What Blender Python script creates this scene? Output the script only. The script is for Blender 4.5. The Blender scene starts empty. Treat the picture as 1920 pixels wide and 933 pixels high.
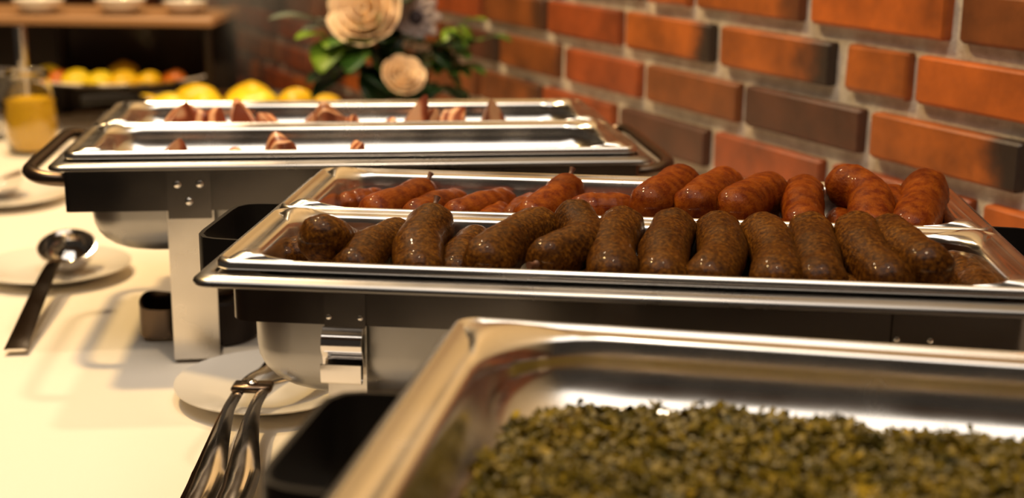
import bpy, math, random
import numpy as np
from mathutils import Vector, Matrix
random.seed(7)
RND = random.Random(11)
sc = bpy.context.scene
C = sc.collection

# ------------------------------------------------------------------ camera
HC, PITCH, ROLL = .41, 0.2546517, -0.0123254
cam = bpy.data.cameras.new('camera'); camo = bpy.data.objects.new('camera', cam); C.objects.link(camo)
cam.lens = 2540.889 / 1920 * 36; cam.sensor_width = 36; cam.sensor_fit = 'HORIZONTAL'
cam.clip_start = .02; cam.clip_end = 60
fw = Vector((0, math.cos(PITCH), -math.sin(PITCH))); up = Vector((0, math.sin(PITCH), math.cos(PITCH))); rt = Vector((1, 0, 0))
r2 = rt*math.cos(ROLL) - up*math.sin(ROLL); u2 = rt*math.sin(ROLL) + up*math.cos(ROLL)
mw = Matrix((r2, u2, -fw)).transposed().to_4x4(); mw.translation = (0, 0, HC)
camo.matrix_world = mw
cam.dof.use_dof = True; cam.dof.focus_distance = .96; cam.dof.aperture_fstop = 4.4; cam.dof.aperture_blades = 9
sc.camera = camo

# ------------------------------------------------------------------ world, lamps, exposure
w = bpy.data.worlds.new('world'); sc.world = w; w.use_nodes = True
w.node_tree.nodes['Background'].inputs[0].default_value = (1.0, .80, .62, 1)
w.node_tree.nodes['Background'].inputs[1].default_value = .035
sc.view_settings.view_transform = 'Standard'; sc.view_settings.look = 'None'
sc.view_settings.exposure = 0.0; sc.view_settings.gamma = 1.0; sc.view_settings.use_curve_mapping = False

def area(name, loc, target, size, power, col, shape='DISK', size_y=None):
    l = bpy.data.lights.new(name, 'AREA'); l.shape = shape; l.size = size
    if size_y: l.size_y = size_y
    l.energy = power; l.color = col
    o = bpy.data.objects.new(name, l); C.objects.link(o); o.location = loc
    o.rotation_euler = (Vector(target) - Vector(loc)).to_track_quat('-Z', 'Y').to_euler()
    return o
WARM = (1.0, .74, .46); NEUT = (1.0, .86, .70)
area('spot_lamp_key', (-.88, 1.52, 1.75), (-.62, 1.55, 0), .12, 27, (1.0, .66, .27))
area('ceiling_bounce_light', (-.10, .55, 1.90), (-.10, .55, 0), 2.2, 24, (1.0, .92, .82), 'RECTANGLE', 1.5)  # added area light standing in for flash bounced off the ceiling, no panel fixture
area('spot_lamp_wall', (.00, .70, 1.75), (.60, 1.15, .30), .10, 8, (1.0, .76, .50))
area('spot_lamp_far', (-.70, 2.3, 1.75), (-.6, 2.3, 0), .12, 18, WARM)

# ------------------------------------------------------------------ material helpers
def mat(name, col=(.8, .8, .8), rough=.5, metal=0., **kw):
    m = bpy.data.materials.new(name); m.use_nodes = True
    b = m.node_tree.nodes['Principled BSDF']
    b.inputs['Base Color'].default_value = (*col, 1); b.inputs['Roughness'].default_value = rough
    b.inputs['Metallic'].default_value = metal
    for k, v in kw.items(): b.inputs[k.replace('_', ' ')].default_value = v
    return m
def nd(m, t, **kw):
    n = m.node_tree.nodes.new(t)
    for k, v in kw.items():
        if k in n.inputs: n.inputs[k].default_value = v
        else: setattr(n, k, v)
    return n
def ln(m, a, b): m.node_tree.links.new(a, b)
def bs(m): return m.node_tree.nodes['Principled BSDF']
def ramp(m, fac, stops):
    r = nd(m, 'ShaderNodeValToRGB'); e = r.color_ramp.elements
    while len(e) < len(stops): e.new(.5)
    for x, (p, c) in zip(e, stops): x.position = p; x.color = (*c, 1)
    ln(m, fac, r.inputs[0]); return r.outputs[0]
def coord(m, kind='Object', scale=(1, 1, 1), rnd=False):
    t = nd(m, 'ShaderNodeTexCoord'); mp = nd(m, 'ShaderNodeMapping'); mp.inputs['Scale'].default_value = scale
    ln(m, t.outputs[kind], mp.inputs[0])
    if rnd:
        oi = nd(m, 'ShaderNodeObjectInfo'); mu = nd(m, 'ShaderNodeMath', operation='MULTIPLY'); mu.inputs[1].default_value = 40
        ln(m, oi.outputs['Random'], mu.inputs[0]); ln(m, mu.outputs[0], mp.inputs['Location'])
    return mp.outputs[0]
def noise(m, vec, scale, detail=3, rough=.5):
    n = nd(m, 'ShaderNodeTexNoise'); n.inputs['Scale'].default_value = scale
    n.inputs['Detail'].default_value = detail; n.inputs['Roughness'].default_value = rough
    ln(m, vec, n.inputs['Vector']); return n.outputs['Fac']
def bump(m, h, strength=.3, dist=.001):
    b = nd(m, 'ShaderNodeBump'); b.inputs['Strength'].default_value = strength; b.inputs['Distance'].default_value = dist
    ln(m, h, b.inputs['Height']); ln(m, b.outputs[0], bs(m).inputs['Normal']); return b

def steel(name, col, r0, r1, brush=(3, 3, 300), bst=.06):
    m = mat(name, col, r0, 1.)
    v = coord(m, 'Object', (1, 1, 1))
    n = noise(m, v, 22, 4)
    mr = nd(m, 'ShaderNodeMapRange'); mr.inputs[1].default_value = .3; mr.inputs[2].default_value = .7
    mr.inputs[3].default_value = r0; mr.inputs[4].default_value = r1
    ln(m, n, mr.inputs[0]); ln(m, mr.outputs[0], bs(m).inputs['Roughness'])
    v2 = coord(m, 'Object', brush); n2 = noise(m, v2, 8, 2); bump(m, n2, bst, .0005)
    return m
M = {}
M['steel'] = steel('brushed_steel', (.70, .66, .61), .22, .32, (2, 2, 500), .02)
M['frame'] = steel('frame_steel_darkened', (.135, .122, .113), .18, .26, (2, 2, 500), .02)  # stainless with its base colour lowered to paint in dark room reflections
M['pan'] = steel('food_pan_steel', (.78, .75, .71), .16, .28, (60, 3, 3), .015)
M['body'] = steel('water_pan_steel', (.31, .30, .292), .26, .38, (2, 2, 400), .02)
M['polish'] = steel('polished_steel', (.74, .70, .66), .07, .14, (40, 40, 40), .02)
M['black'] = mat('black_handle_plastic', (.006, .0045, .004), .5, 0, Specular_IOR_Level=.15)
M['iron'] = mat('dark_iron', (.03, .022, .018), .4, .7)
M['bronze'] = mat('dark_tube_metal', (.12, .085, .06), .25, .9)
M['china'] = mat('white_porcelain', (.82, .78, .71), .18, 0, Coat_Weight=.4)
M['wood'] = mat('shelf_wood', (.34, .18, .08), .45)
M['rivet'] = mat('rivet_steel', (.85, .82, .78), .15, 1.)

m = mat('table_linen', (.86, .80, .70), .85); M['linen'] = m
v = coord(m, 'Object', (1, 1, 1)); a = noise(m, v, 900, 2); b_ = noise(m, v, 6, 2)
mx = nd(m, 'ShaderNodeMath', operation='ADD'); ln(m, a, mx.inputs[0]); ln(m, b_, mx.inputs[1]); bump(m, mx.outputs[0], .25, .0006)

m = mat('mortar', (.40, .35, .30), .9); M['mortar'] = m
v = coord(m, 'Object'); n = noise(m, v, 60, 5, .65)
ln(m, ramp(m, n, [(.3, (.50, .44, .37)), (.7, (.78, .72, .64))]), bs(m).inputs['Base Color']); bump(m, noise(m, v, 260, 4, .7), .7, .003)

m = mat('brick_clay', (.4, .1, .03), .45); M['brick'] = m
oi = nd(m, 'ShaderNodeObjectInfo'); v = coord(m, 'Object', (1, 1, 1), True)
n1 = noise(m, v, 16, 5, .6); n2 = noise(m, v, 120, 3)
hv = nd(m, 'ShaderNodeHueSaturation'); mr = nd(m, 'ShaderNodeMapRange')
mr.inputs[1].default_value = .3; mr.inputs[2].default_value = .7; mr.inputs[3].default_value = .55; mr.inputs[4].default_value = 1.35
ln(m, n1, mr.inputs[0]); ln(m, mr.outputs[0], hv.inputs['Value']); ln(m, oi.outputs['Color'], hv.inputs['Color'])
g = nd(m, 'ShaderNodeTexCoord'); sx = nd(m, 'ShaderNodeSeparateXYZ'); ln(m, g.outputs['Generated'], sx.inputs[0])
mr2 = nd(m, 'ShaderNodeMapRange'); mr2.interpolation_type = 'SMOOTHSTEP'
for i, q in zip((1, 2, 3, 4), (.34, .06, 0, 1)): mr2.inputs[i].default_value = q
wob = nd(m, 'ShaderNodeMath', operation='MULTIPLY_ADD'); wob.inputs[1].default_value = .35
ln(m, n1, wob.inputs[0]); ln(m, sx.outputs[0], wob.inputs[2])
sb = nd(m, 'ShaderNodeMath', operation='SUBTRACT'); sb.inputs[1].default_value = .17; ln(m, wob.outputs[0], sb.inputs[0]); ln(m, sb.outputs[0], mr2.inputs[0])
ia = nd(m, 'ShaderNodeMath', operation='SUBTRACT'); ia.inputs[0].default_value = 1; ln(m, oi.outputs['Alpha'], ia.inputs[1])
mf = nd(m, 'ShaderNodeMath', operation='MULTIPLY'); ln(m, mr2.outputs[0], mf.inputs[0]); ln(m, ia.outputs[0], mf.inputs[1])
mxx = nd(m, 'ShaderNodeMixRGB'); mxx.inputs['Color2'].default_value = (.025, .014, .010, 1)
ln(m, mf.outputs[0], mxx.inputs['Fac']); ln(m, hv.outputs[0], mxx.inputs['Color1']); ln(m, mxx.outputs[0], bs(m).inputs['Base Color'])
bump(m, n2, .25, .002)

def sausage_mat(name, dark, mid_, light, rough, scale):
    m = mat(name, mid_, rough); b = bs(m)
    v = coord(m, 'Object', (1, 1, 1), True)
    n1 = noise(m, v, scale, 4, .62); n2 = noise(m, v, 22, 2)
    c1 = ramp(m, n1, [(.36, dark), (.52, mid_), (.72, light)])
    mx = nd(m, 'ShaderNodeMixRGB', blend_type='MULTIPLY'); mx.inputs['Fac'].default_value = .6
    ln(m, c1, mx.inputs['Color1']); ln(m, ramp(m, n2, [(.3, (.5, .42, .4)), (.68, (1.25, 1.2, 1.1))]), mx.inputs['Color2'])
    ln(m, mx.outputs[0], b.inputs['Base Color'])
    b.inputs['Coat Weight'].default_value = .12; b.inputs['Coat Roughness'].default_value = .07; b.inputs['Specular IOR Level'].default_value = .06
    b.inputs['Subsurface Weight'].default_value = 0
    # fine skin wrinkles, stretched along the sausage
    v2 = coord(m, 'Object', (1, .35, 1), True); n3 = noise(m, v2, 420, 4, .7)
    bump(m, n3, .5, .0014)
    return m
M['saus_dark'] = sausage_mat('smoked_sausage_skin', (.024, .007, .001), (.072, .025, .0025), (.175, .070, .007), .40, 360)
M['saus_red'] = sausage_mat('red_sausage_skin', (.095, .014, .002), (.172, .037, .003), (.24, .062, .005), .36, 130)
M['knot'] = mat('casing_knot', (.12, .045, .02), .5)

m = mat('bacon', (.5, .2, .13), .35); M['bacon'] = m
v = coord(m, 'Object', (1, 1, 1), True); n = noise(m, v, 40, 3)
bo = nd(m, 'ShaderNodeObjectInfo'); bh = nd(m, 'ShaderNodeHueSaturation'); bm_ = nd(m, 'ShaderNodeMapRange'); bm_.inputs[3].default_value = .75; bm_.inputs[4].default_value = 1.7; ln(m, bo.outputs['Random'], bm_.inputs[0]); ln(m, bm_.outputs[0], bh.inputs['Value'])
sx = nd(m, 'ShaderNodeTexWave', bands_direction='Y'); sx.inputs['Scale'].default_value = 22; sx.inputs['Distortion'].default_value = 6; ln(m, v, sx.inputs['Vector'])
ln(m, ramp(m, sx.outputs['Fac'], [(.2, (.17, .036, .014)), (.55, (.36, .105, .045)), (.85, (.60, .34, .19))]), bh.inputs['Color']); ln(m, bh.outputs[0], bs(m).inputs['Base Color']); bump(m, n, .3, .002)

m = mat('kale_leaf', (.16, .14, .02), .42, 0, Specular_IOR_Level=.2); M['kale'] = m
ge = nd(m, 'ShaderNodeNewGeometry'); kn = noise(m, coord(m, 'Object'), 70, 3); kz = nd(m, 'ShaderNodeMath', operation='MULTIPLY_ADD'); kz.inputs[1].default_value = .55
kq = nd(m, 'ShaderNodeMath', operation='MULTIPLY_ADD'); kq.inputs[1].default_value = 1.5; kq.inputs[2].default_value = -.52; ln(m, kn, kq.inputs[0]); ln(m, ge.outputs['Random Per Island'], kz.inputs[0]); ln(m, kq.outputs[0], kz.inputs[2])
ln(m, ramp(m, kz.outputs[0], [(0, (.030, .028, .002)), (.4, (.115, .082, .004)), (.8, (.21, .140, .006)), (1, (.42, .27, .012))]), bs(m).inputs['Base Color'])
m = mat('kale_grain', (.4, .3, .06), .28); M['grain'] = m
ge = nd(m, 'ShaderNodeNewGeometry')
ln(m, ramp(m, ge.outputs['Random Per Island'], [(0, (.16, .12, .012)), (.6, (.28, .19, .025)), (1, (.42, .32, .09))]), bs(m).inputs['Base Color'])
M['kalebase'] = mat('kale_mush', (.07, .06, .008), .4)

M['glass'] = mat('clear_glass', (1, 1, 1), .02, 0, Transmission_Weight=1., IOR=1.45)
M['juice'] = mat('yellow_juice', (.85, .50, .01), .25)
M['yfruit'] = mat('yellow_fruit', (.88, .58, .015), .35)
M['yfruit2'] = mat('golden_fruit', (.82, .52, .01), .35)
M['ofruit'] = mat('orange_fruit', (.62, .16, .015), .35)
m = M['yfruit']; v = coord(m); ln(m, ramp(m, noise(m, v, 60, 3), [(.3, (.80, .56, .008)), (.7, (.92, .76, .03))]), bs(m).inputs['Base Color'])
M['petal'] = mat('cream_petal', (.88, .68, .46), .55)
M['petal2'] = mat('mauve_petal', (.36, .29, .28), .55)
M['eye'] = mat('flower_eye', (.03, .02, .03), .6)
M['leaf'] = mat('green_leaf', (.06, .16, .02), .4)
M['leafb'] = mat('bright_leaf', (.17, .30, .02), .4)
M['leafd'] = mat('dark_leaf', (.012, .04, .012), .4)
M['leafg'] = mat('grey_green_leaf', (.15, .19, .15), .5)
M['stem'] = mat('stem_green', (.05, .08, .02), .6)
M['vase'] = mat('dark_brown_vase', (.06, .025, .014), .3)
M['floor'] = mat('floor_boards', (.12, .06, .03), .4)
M['ceil'] = mat('ceiling_plaster', (.35, .29, .23), .9)
M['backwall'] = mat('back_wall_plaster', (.16, .085, .05), .8)
M['plaster'] = mat('ochre_plaster', (.46, .36, .22), .85)
M['tablewood'] = mat('table_wood', (.25, .13, .06), .5)

# ------------------------------------------------------------------ mesh helpers
def mk(name, verts, faces, mt, parent=None, loc=None, smooth=True, angle=40, solid=0):
    me = bpy.data.meshes.new(name); me.from_pydata([tuple(p) for p in verts], [], faces); me.update()
    return lk(name, me, mt, parent, loc, smooth, angle, solid)
def lk(name, me, mt, parent=None, loc=None, smooth=True, angle=40, solid=0):
    if mt is not None and not me.materials: me.materials.append(M[mt])
    if smooth:
        me.polygons.foreach_set('use_smooth', [True]*len(me.polygons))
        try: me.set_sharp_from_angle(angle=math.radians(angle))
        except Exception: pass
    o = bpy.data.objects.new(name, me); C.objects.link(o)
    if parent is not None: o.parent = parent
    if loc is not None: o.location = loc
    if solid:
        s = o.modifiers.new('thickness', 'SOLIDIFY'); s.thickness = solid; s.offset = 0
    return o
def thing(name, label, cat, loc=(0, 0, 0), rz=0, group=None):
    o = bpy.data.objects.new(name, None); C.objects.link(o); o.location = loc; o.rotation_euler = (0, 0, rz)
    o.empty_display_size = .05
    return tag(o, label, cat, group)
def tag(o, label, cat, group=None, kind=None):
    o['label'] = label; o['category'] = cat
    if group: o['group'] = group
    if kind: o['kind'] = kind
    return o
def struct(o): o['kind'] = 'structure'; return o
class MB:
    def __init__(s): s.v = []; s.f = []
    def add(s, v, f):
        k = len(s.v); s.v += [tuple(p) for p in v]; s.f += [tuple(i + k for i in q) for q in f]
    def box(s, x0, x1, y0, y1, z0, z1, bev=0):
        v = []
        if bev <= 0:
            v = [(x, y, z) for z in (z0, z1) for y in (y0, y1) for x in (x0, x1)]
            f = [(0, 2, 3, 1), (4, 5, 7, 6), (0, 1, 5, 4), (2, 6, 7, 3), (0, 4, 6, 2), (1, 3, 7, 5)]
            s.add(v, f); return
        b = bev
        L = []
        def rc(i, z): return [(x0+i, y0+b, z), (x0+b, y0+i, z), (x1-b, y0+i, z), (x1-i, y0+b, z), (x1-i, y1-b, z), (x1-b, y1-i, z), (x0+b, y1-i, z), (x0+i, y1-b, z)]
        s.loft([rc(b*.999, z0), rc(0, z0+b), rc(0, z1-b), rc(b*.999, z1)], True, True)
    def loft(s, loops, cap0=False, cap1=False, close=True):
        n = len(loops[0]); v = [p for l in loops for p in l]; f = []
        for i in range(len(loops)-1):
            for j in range(n if close else n-1):
                a = i*n+j; b = i*n+(j+1) % n; f.append((a, b, b+n, a+n))
        if cap0: f.append(tuple(range(n))[::-1])
        if cap1: f.append(tuple(range((len(loops)-1)*n, len(loops)*n)))
        s.add(v, f)
    def tube(s, pts, r, seg=12, cap=True, sx=1., up0=(0, 0, 1)):
        pts = [Vector(p) for p in pts]; loops = []; n = len(pts); upv = Vector(up0)
        for i, p in enumerate(pts):
            t = (pts[min(i+1, n-1)] - pts[max(i-1, 0)]).normalized()
            a = t.cross(upv)
            if a.length < 1e-4: a = t.cross(Vector((0, 1, 0)))
            a.normalize(); b = a.cross(t).normalized()
            rr = r[i] if isinstance(r, (list, tuple)) else r
            loops.append([p + a*math.cos(2*math.pi*k/seg)*rr*sx + b*math.sin(2*math.pi*k/seg)*rr for k in range(seg)])
        s.loft(loops, cap, cap)
    def lathe(s, prof, seg=40, c=(0, 0, 0), cap0=False, cap1=False):
        s.loft([[(c[0]+r*math.cos(2*math.pi*k/seg), c[1]+r*math.sin(2*math.pi*k/seg), c[2]+z) for k in range(seg)] for r, z in prof], cap0, cap1)
    def build(s, name, mt, parent=None, **kw): return mk(name, s.v, s.f, mt, parent, **kw)
def smooth_path(P, n=24):
    P = [Vector(p) for p in P]
    if len(P) == 2: return [P[0].lerp(P[1], i/(n-1)) for i in range(n)]
    out = []; Q = [P[0]*2-P[1]] + P + [P[-1]*2-P[-2]]; k = len(P)-1
    for i in range(n):
        t = i/(n-1)*k; j = min(int(t), k-1); t -= j
        a, b, c, d = Q[j:j+4]
        out.append(.5*((2*b) + (c-a)*t + (2*a-5*b+4*c-d)*t*t + (3*b-a-3*c+d)*t**3))
    return out
def rrect(u0, u1, v0, v1, r, z, n=8, zc=0):
    """rounded rectangle loop, counter-clockwise; zc adds height in the corners"""
    out = []
    for cx, cy, a0 in ((u1-r, v0+r, -90), (u1-r, v1-r, 0), (u0+r, v1-r, 90), (u0+r, v0+r, 180)):
        for k in range(n+1):
            t = k/n; a = math.radians(a0+90*t)
            out.append((cx+r*math.cos(a), cy+r*math.sin(a), z + zc*math.sin(math.pi*t)**.6 if zc else z))
    return out

# ------------------------------------------------------------------ the setting
PHI = .4751069; WS = 1.02; WX, WY = .38721*WS, 1.3*WS           # brick wall: reference point and direction
WD = Vector((-math.sin(PHI), math.cos(PHI), 0)); WN = Vector((-math.cos(PHI), -math.sin(PHI), 0))  # along, outward (towards room)
def wall_empty_matrix():
    mt_ = Matrix((WD, WN, Vector((0, 0, 1)))).transposed().to_4x4(); mt_.translation = (WX, WY, 0); return mt_
ZB = .41 - .0804*WS + .0625*WS*3 + .012
mb = MB(); mb.box(-2.6, 5.2, -.25, -.012*WS, -.75, ZB)
wall = struct(mb.build('wall_right', 'mortar', smooth=False)); wall.matrix_world = wall_empty_matrix()
S = WS
JN = .018
explicit = {
 0: [(-.028, .1668), (.185, .378), (.396, .485), (.503, .694)],
 1: [(-.190, .0043), (.0168, .1061), (.1272, .3263), (.3456, .5344), (.5542, .7433)],
 2: [(-.1347, .062), (.0779, .2711), (.2884, .4809), (.5014, .6927), (.7177, .8983)],
 3: [(-.079, .1146), (.1321, .3319), (.3464, .5397), (.5638, .7539)],
 4: [(-.295, -.10), (-.082, .111), (.129, .322)],
}
ORANGE = (.42, .100, .012); RED = (.27, .056, .011); DARK = (.075, .025, .012); BROWN = (.19, .055, .011); ORB = (.33, .086, .011)
colours = {(0, 0): (ORANGE, 1), (0, 1): (ORB, .3), (0, 2): (ORANGE, 1), (1, 0): (ORANGE, 1), (1, 1): (ORB, 1), (1, 2): (ORB, .0), (1, 3): (ORB, 0.), (1, 4): (RED, 1),
           (2, 0): (ORB, 0.), (2, 1): (DARK, 1), (2, 2): (BROWN, 1), (2, 3): (RED, 1), (2, 4): (BROWN, 1),
           (3, 0): (RED, 1), (3, 1): (RED, 1), (3, 2): (DARK, 1), (3, 3): (RED, 1), (4, 1): (RED, 1), (4, 0): (RED, 1)}
HB = .0458*WS
mesh_cache = {}
def brick_mesh(L):
    k = round(L, 2)
    if k not in mesh_cache:
        b = MB(); b.box(-L/2, L/2, -.03, 0, -HB/2, HB/2, .003)
        rr = random.Random(int(k*1000))
        b.v = [(x+rr.uniform(-.0012, .0012), y+(rr.uniform(-.001, .001) if y > -.01 else 0), z+rr.uniform(-.0012, .0012)) for x, y, z in b.v]
        me = bpy.data.meshes.new('brick'); me.from_pydata(b.v, [], b.f); me.update(); me.materials.append(M['brick']); mesh_cache[k] = me
    return mesh_cache[k]
rest = MB()
nb = 0
for c in range(-3, 18):
    zt = .41 - .0804*WS - .0625*WS*c
    row = list(explicit.get(c, []))
    rr = random.Random(c*17+5)
    if not row:
        a0 = rr.uniform(-.1, .1); row = [(a0, a0+.193)]
    while row[-1][1]*S < 5.0:
        a = row[-1][1]+JN; row.append((a, a+(.089 if rr.random() < .12 else .193)))
    pre = []
    a = row[0][0]
    while a*S > -2.4:
        L_ = .089 if rr.random() < .12 else .193
        pre.append((a-JN-L_, a-JN)); a = a-JN-L_
    for i, (a, b) in list(enumerate(row)) + [(-1-i, q) for i, q in enumerate(pre)]:
        ua, ub = a*S, b*S; L = ub-ua; uc = (ua+ub)/2
        if -2 <= c <= 5 and -.55 < uc < 3.6 and nb < 290:
            o = bpy.data.objects.new('brick', brick_mesh(L)); C.objects.link(o); o.parent = wall
            o.location = (uc, rr.uniform(-.0015, .0015), zt-HB/2)
            col, al = colours.get((c, i), (rr.choice([ORANGE, RED, RED, BROWN, BROWN, DARK, ORB]), rr.choice([1, 1, 1, .3, 0])))
            o.color = (*col, al); nb += 1
        else:
            rest.box(ua, ub, -.03, 0, zt-HB, zt)
m = M['brick'].copy(); m.name = 'brick_clay_rest'
for n in list(m.node_tree.nodes):
    if n.type == 'OBJECT_INFO':
        for l in list(m.node_tree.links):
            if l.from_node == n: m.node_tree.links.remove(l)
ge = nd(m, 'ShaderNodeNewGeometry'); hvn = [n for n in m.node_tree.nodes if n.type == 'HUE_SAT'][0]
ln(m, ramp(m, ge.outputs['Random Per Island'], [(0, DARK), (.25, BROWN), (.6, RED), (1, ORANGE)]), hvn.inputs['Color'])
for n in m.node_tree.nodes:
    if n.type == 'MIX_RGB':
        for l in list(n.inputs['Fac'].links): m.node_tree.links.remove(l)
        n.inputs['Fac'].default_value = 0
M['brick_rest'] = m
o = rest.build('brick', 'brick_rest', wall, smooth=False); o['kind'] = 'stuff'
# floor, ceiling, far wall
def wl(u, n, z=0):   # wall frame: u along the wall, n out into the room
    p = Vector((WX, WY, 0)) + WD*u + WN*n; p.z = z; return p
def slab(name, u0, u1, n0, n1, z0, z1, mt, bev=0):
    b = MB(); b.box(u0, u1, n0, n1, z0, z1, bev); o = b.build(name, mt, smooth=False); o.matrix_world = wall_empty_matrix(); return o
m = M['plaster']; v = coord(m); ln(m, ramp(m, noise(m, v, 5, 4), [(.3, (.40, .31, .19)), (.7, (.52, .42, .27))]), bs(m).inputs['Base Color'])
struct(slab('trim_1', -2.6, 5.2, -.25, .012, ZB, ZB+.03, 'wood', .004))
struct(slab('wall_upper', -2.6, 5.2, -.25, -.006, ZB+.03, 1.95, 'plaster'))
struct(slab('floor', -2.6, 5.2, -.012, 4.2, -.80, -.75, 'floor'))
struct(slab('ceiling', -2.6, 5.2, -.012, 4.2, 1.95, 2.0, 'ceil'))
struct(slab('wall_back', 5.2, 5.3, -.25, 4.2, -.75, 1.95, 'backwall'))

# ------------------------------------------------------------------ table and cloth
TU0, TU1, TN0, TN1 = -1.20, 1.68, .03, .94
tb = thing('buffet_table', 'long wooden buffet table along the brick wall under a white cloth', 'table')
tb.matrix_world = wall_empty_matrix()
b = MB(); b.box(TU0+.02, TU1-.02, TN0+.02, TN1-.02, -.035, -.004); b.build('tabletop', 'tablewood', tb, smooth=False)
for uu in (TU0+.1, TU1-.1):
    for nn in (TN0+.1, TN1-.1):
        b = MB(); b.box(uu-.03, uu+.03, nn-.03, nn+.03, -.75, -.035, .004); b.build('leg', 'tablewood', tb, smooth=False)
# cloth: top with faint fold ridges, hanging edges
nu, nn = 240, 90; V = []; F = []
def cz(u, n):
    z = 0
    for (p, q, d) in ((.93, .0, .0016), (1.62, .02, .0012), (.25, -.01, .0012), (2.4, 0, .0014)):
        x = u - p - q*n*3; z += d*math.exp(-(x/.012)**2)
    x = n - .98; z += .0012*math.exp(-(x/.012)**2)
    return z - .0022
us = [TU0-.004] + [TU0+(TU1-TU0)*i/nu for i in range(nu+1)] + [TU1+.004]
ns = [TN0-.004] + [TN0+(TN1-TN0)*i/nn for i in range(nn+1)] + [TN1+.004]
for i, uu in enumerate(us):
    for j, vv in enumerate(ns):
        edge = i in (0, len(us)-1) or j in (0, len(ns)-1)
        V.append((uu, vv, -.50 if edge else cz(uu, vv)))
NJ = len(ns)
for i in range(len(us)-1):
    for j in range(NJ-1): F.append((i*NJ+j, (i+1)*NJ+j, (i+1)*NJ+j+1, i*NJ+j+1))
cl = mk('tablecloth', V, F, 'linen', angle=60); cl.matrix_world = wall_empty_matrix()
tag(cl, 'white linen tablecloth with faint fold creases covering the buffet table', 'tablecloth')

# ------------------------------------------------------------------ chafing dishes
DL, DD, RIM = .53, .325, .184
DISH = {'mid': (-.19689, .79141, -.08898), 'rear': (-.39815, 1.13269, .12723), 'front': (-.09025, .38529, -.17062)}
def dish_world(n, p):
    x, y, a = DISH[n]; u, v, z = p
    return Vector((x+u*math.cos(a)-v*math.sin(a), y+u*math.sin(a)+v*math.cos(a), RIM+z))
def dish_root(n, label):
    x, y, a = DISH[n]
    c = dish_world(n, (DL/2, DD/2, -RIM))
    return thing('chafing_dish', label, 'chafing dish', c, a)
def D3(p): return (p[0]-DL/2, p[1]-DD/2, p[2]+RIM)     # dish u,v,z(rim) -> local to the dish root
def dmb(): return MB()
def dbuild(b, name, mt, root, **kw):
    b.v = [D3(p) for p in b.v]; return b.build(name, mt, root, **kw)
def water_pan(root, depth=.091, ins=.026, rc=.03):
    def q(i, r, z): return rrect(i, DL-i, i, DD-i, r, z)
    L = [q(.0012, .012, -.0064), q(.0002, .0125, -.0056), q(0, .0125, -.0044), q(.0004, .0125, -.0034), q(.0016, .012, -.0024), q(.0050, .011, -.0010), q(.0085, .010, -.0002), q(.0108, .009, -.0006), q(.0122, .009, -.0022),
         q(ins-.004, rc, -.0032), q(ins, rc, -.0066)]
    R = .036
    L.append(rrect(ins+.001, DL-ins-.001, ins+.001, DD-ins-.001, rc, -depth+R))
    for k in range(1, 8):
        a = math.radians(90*k/7); i = ins+.001+R*(1-math.cos(a))
        L.append(rrect(i, DL-i, i, DD-i, max(rc-.0*i, .02), -depth+R-R*math.sin(a)))
    b = dmb(); b.loft(L, False, True); return dbuild(b, 'water_pan', 'body', root, solid=.0008, angle=35)
def skirt(root, ins, z0, z1, r, mt='frame'):
    b = dmb(); t = .0014
    b.loft([rrect(ins+t, DL-ins-t, ins+t, DD-ins-t, r, z0), rrect(ins+t, DL-ins-t, ins+t, DD-ins-t, r, z1), rrect(ins, DL-ins, ins, DD-ins, r, z1), rrect(ins, DL-ins, ins, DD-ins, r, z0), rrect(ins+t, DL-ins-t, ins+t, DD-ins-t, r, z0)])
    return dbuild(b, 'frame', mt, root, angle=30)
def strip(path, u0, u1, t=.0016):
    """bent sheet strip: path of (v,z), width along u"""
    P = [Vector((0, p[0], p[1])) for p in path]; L = []
    for i, p in enumerate(P):
        d = (P[min(i+1, len(P)-1)]-P[max(i-1, 0)]).normalized(); nrm = Vector((0, -d.z, d.y))*t/2
        L.append([(u0, p.y+nrm.y, p.z+nrm.z), (u1, p.y+nrm.y, p.z+nrm.z), (u1, p.y-nrm.y, p.z-nrm.z), (u0, p.y-nrm.y, p.z-nrm.z)])
    b = dmb(); b.loft(L, True, True); return b
def rivet(root, u, v, z, s=-1, r=.0035):
    b = dmb(); seg = 14; L = []
    for k in range(5):
        a = math.radians(88*k/4); L.append([(u+r*math.cos(a)*math.cos(2*math.pi*j/seg), v+s*r*.55*math.sin(a), z+r*math.cos(a)*math.sin(2*math.pi*j/seg)) for j in range(seg)])
    b.loft(L, False, True); return dbuild(b, 'rivet', 'rivet', root)
def strap_handle(root, side, zb=-.034):
    """flat black strap bent into a square loop on the short side"""
    f = (lambda u: u) if side < 0 else (lambda u: DL-u)
    P = [(.019, .114), (-.020, .118), (-.028, .121), (-.0335, .130), (-.0345, .141), (-.0345, .206), (-.0335, .217), (-.028, .226), (-.020, .229), (.019, .233)]
    b = dmb(); L = []; t = .0016
    Q = [Vector((f(u), v, 0)) for u, v in P]
    for i, p in enumerate(Q):
        d = (Q[min(i+1, len(Q)-1)]-Q[max(i-1, 0)]).normalized(); nrm = Vector((-d.y, d.x, 0))*t
        L.append([(p.x+nrm.x, p.y+nrm.y, zb), (p.x+nrm.x, p.y+nrm.y, -.0060), (p.x-nrm.x, p.y-nrm.y, -.0060), (p.x-nrm.x, p.y-nrm.y, zb)])
    b.loft(L, True, True); return dbuild(b, 'handle', 'black', root, angle=50)
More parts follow.
